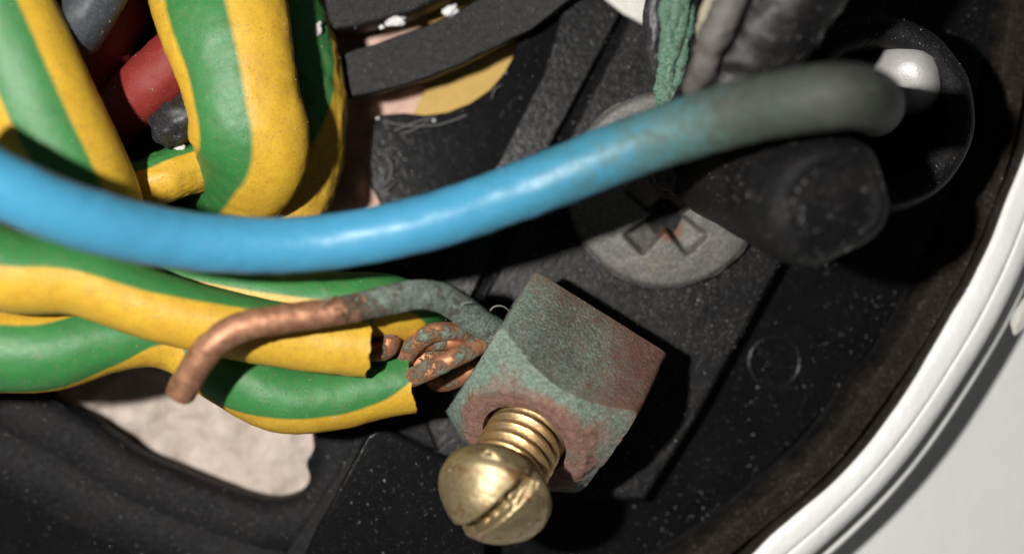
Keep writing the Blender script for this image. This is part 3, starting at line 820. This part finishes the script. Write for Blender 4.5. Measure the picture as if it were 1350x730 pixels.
# other wires upper left
r1 = thing('red_wire', 'bright red wire between the slanting and folded earth wires', 'wire', 'red wires')
tube('insulation', [(330, -10, 6, 40), (262, 52, 7, 41), (205, 106, 7, 42), (170, 138, 5.5, 40), (148, 160, 2, 36)], M_RED, r1, rough=0.06, seed=2)
r2 = thing('red_wire', 'dark red shaded wire beside slate cable end', 'wire', 'red wires')
tube('insulation', [(190, -30, 4, 38), (145, 40, 5.5, 39), (128, 95, 4.5, 39), (100, 160, 2, 38)], M_RED, r2, rough=0.06, seed=5)
g1 = thing('slate_cable', 'slate grey cable end poking down at upper left', 'cable')
tube('sheath', [(176, -90, 11, 36), (140, -25, 12, 37), (112, 22, 12, 37), (98, 46, 11, 36)], M_GREY, g1, rough=0.06, jag=0.2, hollow=0.55, seed=4)
bk = thing('black_wire', 'small stub of shiny black wire beneath the red wire', 'wire')
tube('insulation', [(300, 110, 8, 24), (262, 138, 9, 26), (236, 158, 9.5, 27), (218, 172, 8.5, 25)], M_BLACKINS, bk, rough=0.22, seed=6)
blob('frayed_tip', 236, 196, 8.4, 0.5, 0.24, 0.2, M_SEAL, bk, 9, 30)

# top right: corroded wire, beige stub, black cable, white plug
cw_ = thing('corroded_wire', 'green corroded stranded wire hanging down to the mounting screw', 'wire')
random.seed(3)
for i in range(7):
    ph = i * 2 * PI / 7
    ctrl = []
    for k in range(9):
        f = k / 8; y = -60 + 205 * f; z = 16 - 4 * f
        xx = 898 - 16 * f + 13 * math.cos(ph + f * 2.2) + random.uniform(-2, 2)
        ctrl.append((xx, y, z + 0.6 * math.sin(ph + f * 2.2), 9 - 1.5 * f))
    tube('strand', ctrl, M_VERD, cw_, seg=12, steps=8, rough=0.12, seed=i * 3.1)
tube('insulation', [(872, -60, 13, 17), (866, 10, 12.5, 16), (863, 70, 12, 14), (868, 110, 11, 11)], M_BLACKINS, cw_, rough=0.1, seed=3)
tube('frayed_end', [(884, 130, 12, 14), (884, 190, 10, 18), (888, 225, 8, 22), (894, 244, 6.5, 18), (897, 252, 6, 8)], M_BLACKINS, cw_, seg=40, rough=0.35, seed=12)
bs = thing('beige_stub', 'beige tapered plastic stub beside the corroded wire', 'stub')
tube('body', [(985, -70, 17, 26), (960, -15, 17, 25), (940, 25, 17, 20), (928, 46, 16.5, 12), (924, 53, 16, 5)], M_BEIGE, bs, rough=0.08)
bc = thing('black_cable', 'blurred black cable slanting down at top behind the blue wire', 'cable')
tube('sheath', [(1120, -120, 19, 68), (1060, -30, 19, 66), (1004, 50, 18, 64), (958, 120, 16, 60), (930, 170, 12, 54), (920, 200, 7, 46)], M_RUBBER, bc, rough=0.18, seed=2, flat=0.8)
tube('edge_strip', [(1020, -100, 20, 20), (976, -20, 20.5, 21), (944, 45, 20, 21), (922, 105, 18, 18), (912, 140, 15, 12)], plain_insulation('grey_edge', (0.10, 0.095, 0.085), 0.3, 0.6), bc, rough=0.15, seed=6)  # lighter grey strip along the left edge of the cable
wp = thing('white_plug', 'smooth silvery white domed plug inside the black entry collar', 'plug')
blob('plug_body', 1192, 103, 5.2, 2.8, 2.5, 4.6, M_PLUG, wp, 2.6, -25, 0.14)

M_FIB = simple('grey_fibre', (0.3, 0.29, 0.27), 0.6)
for q in ([(640, 420, 10.2), (650, 405, 10.8), (664, 404, 10.6), (676, 416, 9.5), (680, 430, 8.5)], [(424, 402, 17.3), (430, 396, 18.0), (428, 386, 18.2), (425, 380, 18.0)],
          [(600, 410, 13.2), (612, 400, 13.8), (622, 398, 13.6)]):
    o = tube('fibre', [(*p, 0.9) for p in q], M_FIB, None, seg=6, steps=6)
    o.parent = bpy.data.objects['copper_hook']
# ------------------------------------------------------------------ loose dust grains and fibres lying on everything (stuff)
def scatter_dust():
    dg = bpy.context.evaluated_depsgraph_get(); dg.update()
    rnd = random.Random(11)
    dens = {'screw_bar': 1.0, 'side_wall': 1.0, 'floor_plate': 0.22, 'ledge': 0.4, 'head': 0.45, 'block_body': 0.5, 'insulation': 0.22, 'terminal_housing': 0.3, 'housing_step': 0.5,
            'band': 0.5, 'tab_body': 0.4, 'slot_lip': 0.25, 'slot_ridge': 0.2, 'clamp_post': 0.35, 'entry_collar': 0.4, 'sheath': 0.45, 'strand': 0.25, 'mould_mark': 0.8}
    V, F = [], []
    tet = [Vector((1, 0, -.3)), Vector((-.5, .85, -.3)), Vector((-.5, -.85, -.3)), Vector((0, 0, .9)), Vector((.3, .6, .5))]
    fc = [(0, 1, 4), (1, 2, 3), (2, 0, 3), (0, 4, 3), (4, 1, 3), (0, 2, 1)]
    n = 0
    while n < 26000:
        n += 1
        px, py = rnd.uniform(-20, 1370), rnd.uniform(-15, 745)
        q = P(px, py, 0)
        hit, loc, nor, idx, ob, mt = scene.ray_cast(dg, Vector((0, 0, CAMZ * MM * 0.99)), (q * MM - Vector((0, 0, CAMZ * MM))).normalized())
        if not hit: continue
        k = dens.get(ob.name.split('.')[0], 0)
        if ob.parent and ob.parent.name.startswith('blue_wire'): k = 0.04
        if nor.z < 0.15: continue
        l = loc / MM
        cl = 0.25 + 1.3 * max(0, noise.noise(Vector((l.x * .33, l.y * .33, 5))) + 0.15)
        if ob.name.startswith('screw_bar') and abs(px - 905 - (py - 385) * -0.5) < 40 and abs(py - 385) < 26: k, cl = 3.0, 1.0
        rd = RR - math.hypot(l.x - RC.x, l.y - RC.y)
        if rd < 8 and ob.parent and ob.parent.name.startswith('lamp_mounting'): k = max(k, 1.7 * (1 - max(0, rd) / 8) ** 1.3)
        if rnd.random() > k * cl: continue
        s = 0.02 + 0.045 * rnd.random() ** 2.2 + (0.08 * rnd.random() if rnd.random() < 0.04 else 0)
        R = Matrix.Rotation(rnd.uniform(0, 6.28), 3, 'Z')
        N = Vector(nor); rot = Vector((0, 0, 1)).rotation_difference(N).to_matrix()
        b = len(V); sx, sy = rnd.uniform(.6, 1.5), rnd.uniform(.5, 1.1)
        for v in tet:
            V.append(l + rot @ (R @ Vector((v.x * s * sx, v.y * s * sy, v.z * s * .8))) + N * s * 0.2)
        F.extend(tuple(b + i for i in f) for f in fc)
    o = finish('dust', V, F, M_DUST, None, False)
    tag(o, 'pale dust grains scattered over plastic, screws and wires', 'dust', None, 'stuff')
scatter_dust()
